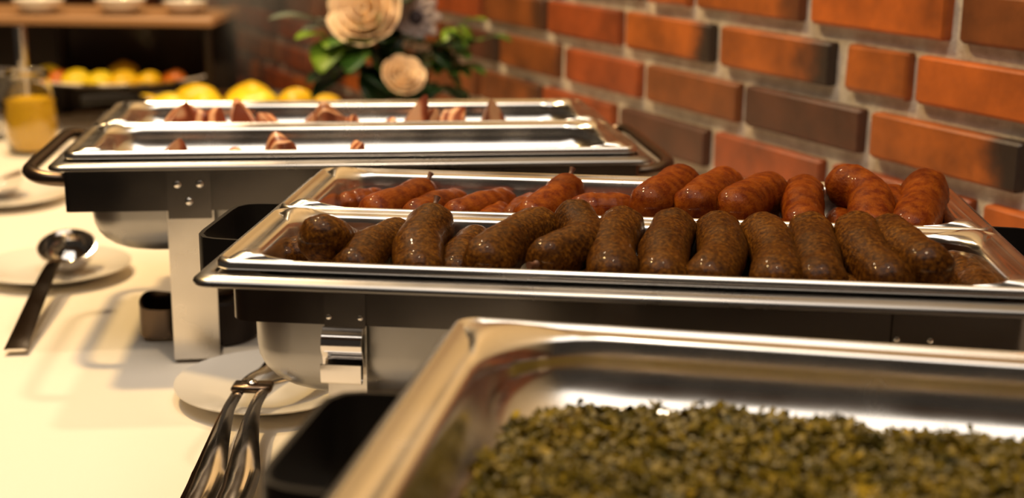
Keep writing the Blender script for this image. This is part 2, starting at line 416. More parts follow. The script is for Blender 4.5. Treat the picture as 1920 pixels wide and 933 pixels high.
def tube_handle(root, side):
    f = (lambda u: u) if side < 0 else (lambda u: DL-u)
    P = smooth_path([(f(.013), .05, -.024), (f(-.012), .052, -.022), (f(-.026), .062, -.019), (f(-.030), .085, -.018), (f(-.030), .1625, -.018), (f(-.030), .24, -.018), (f(-.026), .263, -.019), (f(-.012), .273, -.022), (f(.013), .275, -.024)], 40)
    b = dmb(); b.tube(P, .0065, 12); return dbuild(b, 'handle', 'bronze', root)
def burner(root, u, v, name='fuel_burner'):
    """fuel can with a folded lid and lug handle, standing on the table below the pan"""
    o = thing('fuel_burner', 'x', 'burner', (0, 0, 0)); return o

def legset_clip(root):
    for u0, u1 in ((.080, .1056), (.4244, .450)):
        for s in (0, 1):
            vv = (lambda v: v) if s == 0 else (lambda v: DD-v)
            b = strip([(vv(.0175), -.008), (vv(.0175), -.034)], u0, u1); br = dbuild(b, 'bracket', 'frame', root, angle=30)
            for du in (.003, .0225): rivet(br, u0+du, vv(.0165), -.0272, -1 if s == 0 else 1, .0019)
            P = [(.0172, -.034), (.0150, -.0365), (.0118, -.0395), (.0108, -.044), (.0120, -.048), (.0150, -.0525), (.0160, -.058), (.0150, -.0655), (.0125, -.068), (.0098, -.0675), (.0088, -.064), (.0086, -.0555)]
            b = strip([(vv(p), z) for p, z in smooth2(P)], u0-.0012, u1-.0014, .0013); dbuild(b, 'spring_clip', 'polish', root, angle=40)
            b = strip([(vv(.0205), -.033), (vv(.0205), -RIM+.0015), (vv(.0235), -RIM+.0008), (vv(.046), -RIM+.0008)], u0+.001, u1, .0016); dbuild(b, 'leg', 'steel', root, angle=30)
    for u in (.0928, .4372):
        b = dmb(); b.box(u-.009, u+.009, .03, DD-.03, -RIM+.060, -RIM+.0615); dbuild(b, 'cross_rail', 'steel', root, smooth=False)
def smooth2(P, n=30):
    return [(p.x, p.y) for p in smooth_path([(a, b_, 0) for a, b_ in P], n)]
def legset_plate(root):
    for u0, u1 in ((.0990, .1365), (.3935, .431)):
        for s in (0, 1):
            vv = (lambda v: v) if s == 0 else (lambda v: DD-v)
            b = strip([(vv(.0102), -.0072), (vv(.0102), -.0512)], u0, u1, .002); br = dbuild(b, 'bracket', 'frame', root, angle=30)
            uc = (u0+u1)/2
            for du, z in ((-.0098, -.0204), (.0094, -.0202), (-.0004, -.0358)): rivet(br, uc+du, vv(.0092), z, -1 if s == 0 else 1, .0036)
            # leg: broad flat sheet, slightly curved
            b = strip([(vv(.0128), -.040), (vv(.0128), -RIM+.002), (vv(.0155), -RIM+.0008), (vv(.05), -RIM+.0008)], u0-.0015, u1+.0015, .0018); dbuild(b, 'leg', 'steel', root, angle=30)
    for uc in (.1178, .4122):
        b = dmb(); b.box(uc-.012, uc+.012, .03, DD-.03, -RIM+.060, -RIM+.062); dbuild(b, 'cross_rail', 'steel', root, smooth=False)
    for vv in (.10, .225):
        b = dmb(); b.box(.1298, .4002, vv-.012, vv+.012, -RIM+.060, -RIM+.062); dbuild(b, 'cross_rail', 'steel', root, smooth=False)

mid = dish_root('mid', 'steel chafing dish with black strap handles holding the two pans of sausages')
water_pan(mid); skirt(mid, .019, -.033, -.0066, .014); legset_clip(mid); strap_handle(mid, -1); strap_handle(mid, 1)
rear = dish_root('rear', 'steel chafing dish with tubular handles and riveted legs behind the sausages')
water_pan(rear); skirt(rear, .0115, -.0445, -.0066, .004); legset_plate(rear); tube_handle(rear, -1); tube_handle(rear, 1)
front = dish_root('front', 'steel chafing dish nearest the camera holding the green kale')
water_pan(front); skirt(front, .019, -.033, -.0066, .014); legset_clip(front); strap_handle(front, -1, -.052); strap_handle(front, 1, -.052)

# food pans ----------------------------------------------------------
def food_pan(dn, u0, u1, v0, v1, z, depth, ro, label, fl=.011, R=.038, Rv=.030, group=None, side=None):
    uc, vc = (u0+u1)/2, (v0+v1)/2
    o = thing('food_pan', label, 'food pan', dish_world(dn, (uc, vc, z-depth)), DISH[dn][2], group)
    a, c = (u1-u0)/2, (v1-v0)/2; h = depth; fs = side or fl
    def rr(i, r, zz, zc=0, e=0): return rrect(-a+i+e, a-i-e, -c+i, c-i, max(r, .002), h+zz, 10, zc)
    e = fs-fl
    L = [rr(.0012, .010, -.0046), rr(.0002, .011, -.0034), rr(0, .011, -.0020), rr(.0004, .011, -.0002), rr(.0014, .0105, .0013), rr(.0028, .010, .0018), rr(.0042, .009, .0013), rr(.0054, .009, .0004), rr(.0062, .009, 0, .0004),
         rr(fl*.70, ro*.45, 0, .0042, e*.5), rr(fl*.82, ro*.70, 0, .0046, e*.75), rr(fl, ro, -.0002, .0008, e), rr(fl+.0013, ro, -.0008, .0, e), rr(fl+.0022, ro, -.0022, 0, e), rr(fl+.0032, ro-.001, -depth+Rv, 0, e)]
    for k in range(1, 13):
        t = math.radians(90*k/12); i = fl+.0032+R*(1-math.cos(t)); L.append(rr(i, max(ro-.001-R*.3*(1-math.cos(t)), .006), -depth+Rv-Rv*math.sin(t), 0, e))
    b = MB(); b.loft(L, False, True)
    p = b.build('pan_shell', 'pan', o, solid=.0007, angle=38)
    return o
PZ = .0058
food_pan('mid', .012, .518, .0125, .1615, PZ, .035, .030, 'shallow steel food pan of dark brown sausages, front half of the middle dish', side=.018)
food_pan('mid', .012, .518, .1635, .3125, PZ, .035, .030, 'shallow steel food pan of reddish sausages, rear half of the middle dish', side=.018)
food_pan('rear', .012, .518, .0125, .1615, PZ, .035, .030, 'nearly empty steel food pan with bacon scraps, front half of the rear dish', side=.018)
food_pan('rear', .012, .518, .1635, .3125, PZ, .035, .030, 'steel food pan with bacon pieces, back half of the rear dish', side=.018)
food_pan('front', .008, .522, .008, .317, PZ, .041, .062, 'large steel food pan full of green kale', fl=.015, R=.036, Rv=.030, side=.022)

# sausages -------------------------------------------------------------
def sausage(dn, pts, r, mt, label, knot=None, seed=0, group=None):
    rr = random.Random(seed); W = [dish_world(dn, p) for p in pts]
    if len(W) == 2:
        m_ = (W[0]+W[1])/2; d = (W[1]-W[0]); side = Vector((-d.y, d.x, 0))
        W = [W[0], m_+side*rr.uniform(-.065, .065)+Vector((0, 0, rr.uniform(0, .0015))), W[1]]
    path = smooth_path(W, 22)
    d0 = (path[0]-path[1]).normalized(); d1 = (path[-1]-path[-2]).normalized()
    N = 7; full = []; rad = []
    for k in range(N):            # rounded ends
        t = math.radians(90*(1-k/N)); full.append(path[0]+d0*r*1.02*math.sin(t)); rad.append(r*max(math.cos(t), .02)**.9)
    ph = rr.uniform(0, 6)
    for i, p in enumerate(path):
        full.append(p); rad.append(r*(1+.035*math.sin(i*.42+ph)+.012*math.sin(i*1.3+2*ph)))
    for k in range(N-1, -1, -1):
        t = math.radians(90*(1-k/N)); full.append(path[-1]+d1*r*1.02*math.sin(t)); rad.append(r*max(math.cos(t), .02)**.9)
    c = sum(path, Vector())/len(path); zmin = min(p.z for p in path)-r
    c.z = zmin
    # local frame: y along the sausage
    d = (path[-1]-path[0]); ang = math.atan2(d.y, d.x)-math.pi/2
    rot = Matrix.Rotation(-ang, 4, 'Z')
    loc = [rot @ (p-c) for p in full]
    b = MB(); b.tube(loc, rad, 26)
    # skin puckers near both ends: shallow folds running along the casing
    nr = len(loc); vv = []
    for i in range(nr):
        e = min(i, nr-1-i); amp = .045*math.exp(-((e-6)/4.5)**2)
        for k in range(26):
            p = Vector(b.v[i*26+k]); a = 2*math.pi*k/26
            q = 1+amp*(math.sin(6*a+ph)+.6*math.sin(9*a+2*ph))*.5+.012*math.sin(3*a+i*.25+ph)
            vv.append(tuple(loc[i]+(p-loc[i])*q))
    b.v = vv
    me = bpy.data.meshes.new('sausage'); me.from_pydata(b.v, [], b.f); me.update()
    if knot is None:
        o = lk('sausage', me, mt, None, c, angle=180); o.rotation_euler = (0, 0, ang)
    else:
        o = thing('sausage', '', 'sausage', c, ang); lk('casing', me, mt, o, angle=180)
        e, dd = (path[0], d0) if knot == 0 else (path[-1], d1)
        dd = (dd+Vector((0, 0, .95 if (e-Vector((0, 0, e.z))).length > (c-Vector((0, 0, c.z))).length else .05))).normalized()
        q0 = rot @ (e+dd*r*.90-c); dl = (rot.to_3x3() @ dd)
        b = MB(); kp = [q0, q0+dl*.003, q0+dl*.0055+Vector((.0003, 0, .0002)), q0+dl*.0085+Vector((.0008, 0, .0004))]
        b.tube(kp, [.0036, .0018, .0018, .0026], 10); b.build('casing_knot', 'knot', o)
    tag(o, label, 'sausage', group)
    return o
GF, GB = 'dark sausages in the front pan', 'red sausages in the rear pan'
R1 = .0166
FR = [
 ([(.0335, .108, -.0165), (.064, .136, -.016)], .0145, 'dark sausage lying low in the left front corner, only its end showing', None),
 ([(.0679, .070, .0085), (.078, .110, -.012)], R1, 'leftmost upright sausage, round dark end tipped up towards the viewer', None),
 ([(.0840, .1355, -.0176), (.118, .138, -.0168)], .0135, 'shiny sausage low behind the tipped-up one at the left', None),
 ([(.0926, .055, -.007), (.1047, .128, -.0056)], .0160, 'brown sausage leaning right, beside the tipped-up one', None),
 ([(.1335, .052, -.0057), (.1304, .125, .0056)], R1, 'brown sausage with a dark knot at its raised far end', 1),
 ([(.1562, .070, -.0113), (.1592, .138, -.0092)], .0140, 'low sausage just right of the one with the dark knot', None),
 ([(.1776, .055, .0014), (.2034, .132, .0038)], R1, 'thick dark sausage lying diagonally, left of the bent one', None),
 ([(.2288, .135, .0103), (.2364, .095, .0056), (.2169, .060, .0033)], .0155, 'bent dark sausage curling left with a knotted near end', 1),
 ([(.2607, .140, .0046), (.2572, .048, -.0024)], R1, 'dark sausage immediately right of the bent one', None),
 ([(.2961, .140, .0043), (.2881, .048, -.003)], R1, 'second dark sausage to the right of the bent one', None),
 ([(.3267, .140, .0038), (.3175, .048, -.0032)], .0162, 'third dark sausage to the right of the bent one', None),
 ([(.3571, .140, .0034), (.3584, .048, -.0031)], R1, 'fourth dark sausage to the right of the bent one', None),
 ([(.3889, .140, .0052), (.3854, .048, -.0027)], .0162, 'fifth dark sausage to the right of the bent one', None),
 ([(.4199, .138, .0068), (.4263, .052, -.0016)], .0165, 'thick mottled sausage beside the rightmost raised one', None),
 ([(.4420, .140, .0052), (.4512, .062, .0062)], .0165, 'rightmost raised dark sausage, blunt end facing the viewer', None),
 ([(.4835, .128, -.0152), (.488, .062, -.0150)], .0155, 'wrinkled sausage low in the right end of the front pan', None),
 ([(.4105, .118, -.0166), (.406, .060, -.0166)], .0140, 'sausage low in the gap left of the thick mottled one', None),
 ([(.4700, .090, -.0177), (.456, .052, -.0177)], .0135, 'sausage end peeking from beneath the rightmost raised dark one', None),
 ([(.2420, .110, -.0177), (.243, .055, -.0177)], .0138, 'sausage low in the gap beneath the bent one', None),
]
for i, (p, r, l, k) in enumerate(FR): sausage('mid', p, r, 'saus_dark', l, k, 100+i, GF)
BK = [
 ([(.0440, .268, -.0162), (.060, .282, -.0162)], .0140, 'short red sausage end in the left end of the rear pan', None),
 ([(.0722, .235, -.0114), (.0985, .280, -.0074)], .0150, 'red sausage with a knotted far end, second from left in rear pan', 1),
 ([(.1042, .235, -.0141), (.1247, .279, -.0146)], .0145, 'wrinkled red sausage, third from left in rear pan', None),
 ([(.1361, .235, -.0130), (.1626, .279, -.0132)], .0148, 'orange-red sausage, fourth from left in rear pan', None),
 ([(.1640, .252, -.0150), (.158, .205, -.0160)], .0118, 'small dark sausage end poking up by the pan divider', None),
 ([(.1786, .235, -.0142), (.1870, .279, -.0142)], .0125, 'pale shiny sausage behind the small dark end', None),
 ([(.1937, .222, -.0078), (.2151, .270, .0012)], .0155, 'slanting red sausage with a knot on its raised far end', 1),
 ([(.2193, .250, -.0146), (.2309, .280, -.0146)], .0130, 'low red sausage behind the one resting lengthwise', None),
 ([(.2320, .240, -.0085), (.2580, .246, -.0083)], .0155, 'red sausage resting lengthwise in the middle of the rear pan', None),
 ([(.2821, .215, .0058), (.3046, .280, .0074)], .0172, 'leftmost of the heaped red sausages, end towards the viewer', None),
 ([(.3146, .215, .0060), (.3378, .280, .0068)], .0172, 'second of the heaped red sausages, shiny dark near end', None),
 ([(.3447, .215, .0046), (.3731, .280, .0036)], .0172, 'third of the heaped red sausages, slanting to the right', None),
 ([(.4007, .280, .0036), (.3934, .208, -.0054)], .0160, 'fourth of the heaped red sausages, pointing straight at the viewer', None),
 ([(.4337, .278, .0119), (.4462, .252, .0078), (.4412, .205, -.005)], .0172, 'strongly curved red sausage raised above the pan rim', None),
 ([(.4683, .280, -.0001), (.4629, .240, -.0046)], .0140, 'red sausage wedged behind the two curved ones at right', None),
 ([(.4930, .280, .0091), (.4839, .245, .0032), (.4692, .205, -.0049)], .0178, 'rightmost raised red sausage, gently curved', None),
 ([(.4920, .250, -.0172), (.486, .205, -.0172)], .0135, 'red sausage end low in the right end of the rear pan', None),
 ([(.3046, .250, -.0165), (.299, .215, -.0170)], .0130, 'red sausage low beneath the leftmost heaped pair', None),
 ([(.4310, .272, -.0156), (.425, .215, -.0166)], .0135, 'shiny sausage low under the strongly curved one', None),
 ([(.4040, .250, -.0172), (.375, .22, -.0172)], .0130, 'sausage end low beside the one pointing straight at the viewer', None),
]
for i, (p, r, l, k) in enumerate(BK): sausage('mid', p, r, 'saus_red', l, k, 200+i, GB)

# bacon in the rear pans ----------------------------------------------
def bacon(u, v, w, h, yaw, label, seed, lean=0., group='bacon pieces in the rear dish'):
    """curled slice: a wavy strip standing/arched on the pan floor"""
    rr = random.Random(seed); n, k = 18, 5; V = []; F = []
    ph = rr.uniform(0, 6); rk = rr.uniform(.55, 1.6)
    for i in range(n):
        t = i/(n-1)
        for j in range(k):
            s = j/(k-1)-.5
            z = (h*1.12+.0035)*math.sin(math.pi*t**rk)**.85*(1+.32*s*math.sin(4*t+ph)+.10*math.sin(7*t+ph)) + .0022*math.sin(9*t+ph+2*s) + .0026
            x = (t-.5)*w*1.15 + lean*z; y = s*.026*(1-.35*abs(2*t-1)) + .003*math.sin(6*t+ph)
            V.append((x, y, max(z, .0012)))
    N0 = len(V); V += [(x, y*1.1, .0004) for x, y, z in V]      # thick folded piece: sides run down to the pan
    for i in range(n-1):
        for j in range(k-1):
            a = (i*k+j, (i+1)*k+j, (i+1)*k+j+1, i*k+j+1); F.append(a); F.append(tuple(q+N0 for q in a[::-1]))
        for j in (0, k-1): F.append((i*k+j, (i+1)*k+j, (i+1)*k+j+N0, i*k+j+N0))
    for i in (0, n-1):
        for j in range(k-1): F.append((i*k+j, i*k+j+1, i*k+j+1+N0, i*k+j+N0))
    P = dish_world('rear', (u, v, PZ-.035+.001))
    o = mk('bacon_slice', V, F, 'bacon', loc=P, angle=80); o.rotation_euler = (0, 0, DISH['rear'][2]+yaw)
    return tag(o, label, 'bacon', group)
BC = [
 (.060, .055, .040, .018, .0, 'flat bacon slice at the left end of the front bacon pan'),
 (.093, .060, .046, .024, .3, 'arched reddish bacon slice, second from left in front bacon pan'),
 (.121, .062, .020, .016, .5, 'small bacon scrap between two larger slices in front bacon pan'),
 (.147, .060, .046, .021, -.2, 'wide bacon slice with a brown hump, front bacon pan'),
 (.196, .060, .032, .034, .2, 'tall curled bacon slice standing alone in the front bacon pan'),
 (.262, .060, .018, .028, .1, 'thin pointed bacon curl in the middle of the front bacon pan'),
 (.290, .055, .016, .016, .6, 'tiny bacon crumb right of the pointed curl'),
 (.328, .055, .018, .016, .1, 'rightmost tiny bacon crumb of the front bacon pan'),
 (.078, .225, .040, .036, .2, 'large pale bacon slice at the left end of the back bacon pan'),
 (.108, .222, .022, .028, 1.1, 'narrow orange bacon curl, second from left in back bacon pan'),
 (.130, .228, .026, .030, .9, 'pinkish bacon curl, third from left in back bacon pan'),
 (.157, .225, .034, .034, .2, 'pale bacon slice, fourth from left in back bacon pan'),
 (.182, .215, .030, .024, -.3, 'dark red bacon wedge, fifth from left in back bacon pan'),
 (.210, .215, .024, .024, .2, 'dark red bacon wedge, sixth from left in back bacon pan'),
 (.240, .225, .044, .034, .1, 'broad brown-ended bacon slice in back bacon pan'),
 (.268, .215, .026, .024, .5, 'low orange bacon curl left of the pink folded slice'),
 (.290, .212, .026, .022, .2, 'low flat bacon curl beside the pink folded slice'),
 (.314, .222, .034, .036, -.2, 'pink folded bacon slice standing tall in back bacon pan'),
 (.342, .215, .024, .028, .4, 'orange bacon curl right of the pink folded slice'),
 (.362, .220, .026, .031, .9, 'dark bacon curl, second from right in back bacon pan'),
 (.412, .220, .040, .032, .1, 'rightmost bacon slice lying alone in back bacon pan'),
]
for i, (u, v_, w_, h_, y_, l_) in enumerate(BC): bacon(u, v_, w_, h_, y_, l_, 300+i, RND.uniform(-.4, .4))

# kale -------------------------------------------------------------------
rg = np.random.default_rng(5)
def kale():
    V = []; F = []; MI = []
    U0, U1, V0, V1 = .030, .500, .026, .297
    def hz(u, v):
        e = min(u-U0, U1-u, v-V0, V1-v)
        base = -.032 + .011*min(max(e, 0)/.045, 1) + .010*u + .003*math.sin(u*23+1)*math.cos(v*31) + .0022*math.sin(u*71+v*47)*math.sin(v*83-u*39) + .0016*math.sin(u*190+3*math.sin(v*120))*math.cos(v*170)
        return base
    nx, ny = 60, 40
    for i in range(nx+1):
        for j in range(ny+1):
            u = U0+(U1-U0)*i/nx; v = V0+(V1-V0)*j/ny; V.append((u, v, hz(u, v)-.003))
    for i in range(nx):
        for j in range(ny): a = i*(ny+1)+j; F.append((a, a+ny+1, a+ny+2, a+1)); MI.append(0)
    N = 42000
    P = rg.random((N, 3))
    for k in range(N):
        u = U0+.002+(U1-U0-.004)*P[k, 0]; v = V0+.002+(V1-V0-.004)*P[k, 1]
        z = hz(u, v) + rg.normal(0, .0016) - .001
        c = Vector((u, v, z)); a = rg.random()*6.283; ti = rg.normal(0, .8); s = .0009+.0024*rg.random()**3
        if P[k, 2] < .70:      # curled shred of leaf, thin solid blade of two bent quads
            ax = Vector((math.cos(a), math.sin(a), math.sin(ti)*.7)).normalized(); bx = ax.cross(Vector((rg.normal(0, .5), rg.normal(0, .5), 1))).normalized(); nz = ax.cross(bx)
            l = s*1.5; w_ = s*.75; k0 = len(V)
            for q in (-1, 0, 1):
                cc = c+ax*(l*q)+nz*(s*.5*(q*q)*(-1 if P[k, 2] < .5 else 1)); ww = w_*(1 if q == 0 else .6)
                V += [tuple(cc-bx*ww+nz*.0003), tuple(cc+bx*ww+nz*.0003), tuple(cc+bx*ww-nz*.0003), tuple(cc-bx*ww-nz*.0003)]
            for q in (0, 1):
                m0 = k0+q*4
                for e in range(4): F.append((m0+e, m0+(e+1) % 4, m0+4+(e+1) % 4, m0+4+e)); MI.append(1)
        else:                    # grain: small octahedron
            k0 = len(V); s *= .55
            for d in ((1, 0, 0), (0, 1, 0), (-1, 0, 0), (0, -1, 0), (0, 0, 1), (0, 0, -1)): V.append((u+d[0]*s*1.2, v+d[1]*s, z+.0006+d[2]*s*.9))
            for e in range(4):
                F.append((k0+e, k0+(e+1) % 4, k0+4)); F.append((k0+(e+1) % 4, k0+e, k0+5)); MI += [2, 2]
    V = [tuple(dish_world('front', p)) for p in V]
    me = bpy.data.meshes.new('chopped_kale'); me.from_pydata(V, [], F); me.update()
    for q in ('kalebase', 'kale', 'grain'): me.materials.append(M[q])
    me.polygons.foreach_set('material_index', MI)
    o = lk('chopped_kale', me, None, smooth=True, angle=70)
    tag(o, 'olive green cooked kale with pale grains filling the nearest pan', 'kale', None, 'stuff')
kale()

# saucers ------------------------------------------------------------------
def saucer(x, y, r, label):
    prof = [(r*.02, .0030), (r*.48, .0030), (r*.56, .0042), (r*.66, .0066), (r*.97, .0125), (r, .0132), (r*1.0, .0120), (r*.68, .0046), (r*.60, .0), (r*.52, .0), (r*.50, .0012), (r*.02, .0012)]
    b = MB(); b.lathe(prof, 64, cap0=True, cap1=True); o = b.build('saucer', 'china', loc=(x, y, -.0010), angle=50)
    return tag(o, label, 'saucer', 'white saucers on the tablecloth')
saucer(-.203, 1.082, .080, 'white saucer under the serving tongs, tucked beside the sausage dish')
saucer(-.505, 1.443, .082, 'white saucer holding the ladle on the open tablecloth at left')
saucer(-.690, 1.800, .082, 'blurred white saucer furthest away at the left edge')

# ladle: bowl + handle
def ladle(loc, dirv, L, label, br=.031, tilt=22, name='ladle'):
    """loc: bowl centre resting point, dirv: heading of the handle"""
    yaw = math.atan2(dirv[1], dirv[0]); o = thing(name, label, 'ladle', loc, yaw)
    b = MB(); n = 12; outer = []; inner = []; K = .92; tl = math.radians(tilt)
    for k in range(n+1):
        a = math.radians(90*k/n); outer.append((max(br*math.sin(a), .0004), br*K*(1-math.cos(a)))); inner.append((max((br-.0012)*math.sin(a), .0003), .0012+br*K*(1-math.cos(a))*.985))
    prof = outer + [(br+.0006, br*K+.0006)] + inner[::-1]
    b.lathe(prof, 40, cap0=True, cap1=True)
    Rt = Matrix.Rotation(tl, 3, 'Y'); piv = Vector((0, 0, br*K))
    b.v = [tuple(Rt @ (Vector(p)-piv)+piv) for p in b.v]; b.build('bowl', 'polish', o, angle=60)
    e = Rt @ Vector((br, 0, 0)) + piv
    P = smooth_path([(e.x-.003, 0, e.z-.002), (e.x+.012, 0, e.z+.007), (e.x+.05, 0, e.z+.012), (e.x+.12, 0, e.z+.004), (L-.03, 0, .006), (L, 0, .0)], 30)
    Ls = []
    for i, p in enumerate(P):
        t = i/29; w_ = .0055+.0060*max(0, t-.15)**.8; th = .0014
        Ls.append([(p.x, -w_, p.z+th*.4), (p.x, -w_*.6, p.z+th), (p.x, w_*.6, p.z+th), (p.x, w_, p.z+th*.4), (p.x, w_*.6, p.z-th), (p.x, -w_*.6, p.z-th)])
    b = MB(); b.loft(Ls, True, True); b.build('handle', 'polish', o, angle=50)
    return o
ladle((-.490, 1.443, .0032), Vector((.038, -.272, 0)), .272, 'steel ladle resting in a saucer, handle pointing towards the viewer')
ladle((-.700, 1.815, .0032), Vector((-.25, .06, 0)), .24, 'blurred steel spoon bowl on the furthest saucer, handle out of view', .030)

# serving tongs --------------------------------------------------------------
def tongs():
    o = thing('serving_tongs', 'polished steel scissor tongs with slotted handles lying across a white saucer', 'tongs', (-.214, 1.02, 0))
    ox, oy = -.214, 1.02
    def arm(pts, name):
        P = smooth_path([(x-ox, y-oy, z) for x, y, z, w_ in pts], 36); Wd = [w_ for *_, w_ in pts]; Ls = []; k = len(Wd)-1
        for i, p in enumerate(P):
            t = i/35*k; j = min(int(t), k-1); w_ = Wd[j]+(Wd[j+1]-Wd[j])*(t-j)
            d = (P[min(i+1, 35)]-P[max(i-1, 0)]).normalized(); s = Vector((d.y, -d.x, 0)).normalized()
            top = [p+s*(w_*q)+Vector((0, 0, w_*.30*(1-q*q)-.0004)) for q in (-1, -.75, -.4, 0, .4, .75, 1)]
            bot = [p+s*(w_*q)+Vector((0, 0, w_*.30*(1-q*q)*.6-.0024)) for q in (.8, 0, -.8)]
            Ls.append(top+bot)
        b = MB(); b.loft(Ls, True, True); return b.build(name, 'polish', o, angle=40)
    # handles run towards the viewer; each ends in a slotted loop
    A = arm([(-.2195, 1.030, .0210, .0050), (-.2190, .985, .0215, .0052), (-.2150, .930, .0190, .0085), (-.2120, .885, .0140, .0122), (-.2120, .855, .0105, .0126), (-.2130, .838, .0085, .0120)], 'handle')
    B = arm([(-.1985, 1.030, .0230, .0050), (-.1985, .985, .0235, .0052), (-.1935, .930, .0200, .0088), (-.1880, .885, .0145, .0124), (-.1872, .855, .0110, .0128), (-.1878, .838, .0090, .0122)], 'handle')
    for x, z in ((-.2135, .0085), (-.1882, .0090)):
        ring = []
        for k in range(28):
            a = 2*math.pi*k/28; ring.append((x-ox+.0075*math.cos(a), .823-oy+.017*math.sin(a), z+.0004))
        ring.append(ring[0]); b = MB(); b.tube(ring, .0026, 8, False); b.build('end_loop', 'polish', o)
    # pivot bridge and jaws
    b = MB(); b.box(-.2255-ox, -.1925-ox, 1.026-oy, 1.044-oy, .0195, .0255, .002); b.build('pivot_bridge', 'bronze', o, angle=50)
    b = MB(); b.lathe([(.0045, .0), (.0045, .0018), (.003, .0030), (.0002, .0032)], 18, (-.209-ox, 1.035-oy, .0252), True, True); b.build('pivot_rivet', 'rivet', o)
    arm([(-.2180, 1.040, .0225, .0042), (-.2160, 1.065, .0215, .0040), (-.2080, 1.100, .0160, .0085), (-.1980, 1.130, .0175, .0130), (-.1930, 1.142, .0205, .0100)], 'jaw')
    arm([(-.2000, 1.040, .0235, .0045), (-.1860, 1.052, .0240, .0045), (-.1700, 1.075, .0235, .0090), (-.1560, 1.105, .0230, .0130), (-.1500, 1.118, .0235, .0100)], 'jaw')
tongs()

# fuel burner below the rear dish -------------------------------------------
def fuel_burner(x, y, rz, label):
    o = thing('fuel_burner', label, 'burner', (x, y, -.001), rz)
    b = MB(); b.lathe([(.036, 0), (.038, .002), (.038, .040), (.036, .042), (.020, .043), (.018, .041), (.002, .041)], 32, cap0=True, cap1=True); b.build('can', 'iron', o, angle=40)
    b = MB(); P = [(-.034, -.016, .018), (-.052, -.019, .017), (-.068, -.015, .018), (-.073, 0, .022), (-.068, .015, .026), (-.052, .019, .024), (-.034, .016, .022)]
    Ls = []
    for p in smooth_path(P, 26): Ls.append([(p.x, p.y, p.z-.014), (p.x, p.y+.0015, p.z+.014), (p.x+.002, p.y+.003, p.z+.014), (p.x+.002, p.y, p.z-.014)])
    b.loft(Ls, True, True); b.build('lug_handle', 'bronze', o, angle=50)
    b = MB(); b.lathe([(.0185, .043), (.0185, .046), (.017, .0475), (.002, .0475)], 24, cap0=True, cap1=True); b.build('lid', 'bronze', o, angle=40)
p = dish_world('rear', (.130, .090, -RIM)); fuel_burner(p.x, p.y, .127, 'dark fuel burner with a bent lug standing under the bacon dish, left')
p = dish_world('rear', (.385, .1625, -RIM)); fuel_burner(p.x, p.y, .8, 'dark fuel burner standing under the bacon dish, right')
p = dish_world('mid', (.170, .1625, -RIM)); fuel_burner(p.x, p.y, 2.2, 'dark fuel burner standing under the sausage dish, left')
p = dish_world('mid', (.365, .1625, -RIM)); fuel_burner(p.x, p.y, .8, 'dark fuel burner standing under the sausage dish, right')

# glass jar of yellow juice ---------------------------------------------------
def jar(x, y, r, h, label, fill, name='glass_jar'):
    o = thing(name, label, 'jar', (x, y, -.001))
    pr = [(.002, 0), (r*.72, 0), (r*.88, h*.06), (r*.99, h*.25), (r, h*.42), (r*.93, h*.62), (r*.78, h*.80), (r*.74, h*.90), (r*.80, h)]
    inn = [(a-.0022 if a > .01 else .0015, max(z, .004)) for a, z in pr]
    b = MB(); b.lathe(pr+[(r*.785, h+.0008)]+inn[::-1], 40, cap0=True, cap1=True); b.build('glass', 'glass', o, angle=60)
    if fill:
        k = [(max(a-.0026, .001), max(z, .0046)) for a, z in pr if z <= h*fill]
        b = MB(); b.lathe(k+[(k[-1][0], h*fill), (.002, h*fill)], 40, cap0=True, cap1=True); b.build('juice', 'juice', o, angle=60)
    return o
jar(-.778, 2.165, .043, .132, 'round glass jar of bright yellow juice left of the bacon dish', .66)
jar(-.872, 2.30, .038, .115, 'empty clear glass jar behind the yellow one', 0)

# tiered serving stand, platters, fruit -------------------------------------------
def blob(name, loc, sx, sy, sz, mt, label, cat, group, seed, rz=0):
    """rounded fruit wedge: flat base, domed and slightly lumpy"""
    rr = random.Random(seed); V = []; F = []; n, k = 8, 18; ph = rr.uniform(0, 6)
    for i in range(n+1):
        a = math.pi/2*i/n
        for j in range(k):
            t = 2*math.pi*j/k; q = 1+.07*math.sin(3*t+ph)+.04*math.sin(5*t+2*ph)
            V.append((sx*math.cos(a)*math.cos(t)*q+.15*sx*math.sin(a), sy*math.cos(a)*math.sin(t)*q, sz*math.sin(a)**.85*(1+.06*math.sin(2*t+ph))))
    for i in range(n):
        for j in range(k): F.append((i*k+j, i*k+(j+1) % k, (i+1)*k+(j+1) % k, (i+1)*k+j))
    F.append(tuple(range(k))[::-1]); F.append(tuple(range(n*k, n*k+k)))
    o = mk(name, V, F, mt, loc=loc, angle=60); o.rotation_euler = (0, 0, rz)
    return tag(o, label, cat, group)
def platter(x, y, z, r, label, ry=None, legs=True):
    o = thing('platter', label, 'platter', (x, y, -.001 if legs else z)); zz = z+.001 if legs else 0
    pr = [(r*.02, .002), (r*.80, .002), (r*.90, .006), (r*.985, .012), (r, .0125), (r, .0105), (r*.90, .0035), (r*.80, 0), (r*.02, 0)]
    b = MB(); b.lathe([(a, c+zz) for a, c in pr], 56, cap0=True, cap1=True)
    if ry: b.v = [(p[0], p[1]*ry, p[2]) for p in b.v]
    b.build('dish', 'polish', o, angle=50)
    if legs:
        b = MB(); b.lathe([(r*.42, 0), (r*.42, .004), (r*.30, .010), (.018, .020), (.014, zz*.6), (.03, zz-.002), (.06, zz+.0005)], 36, cap0=True, cap1=True); b.build('pedestal', 'polish', o, angle=50)
    return o
platter(-.462, 2.26, .062, .192, 'low round steel platter of yellow fruit behind the bacon dish', .62)
GY = 'yellow fruit pieces on the low platter'
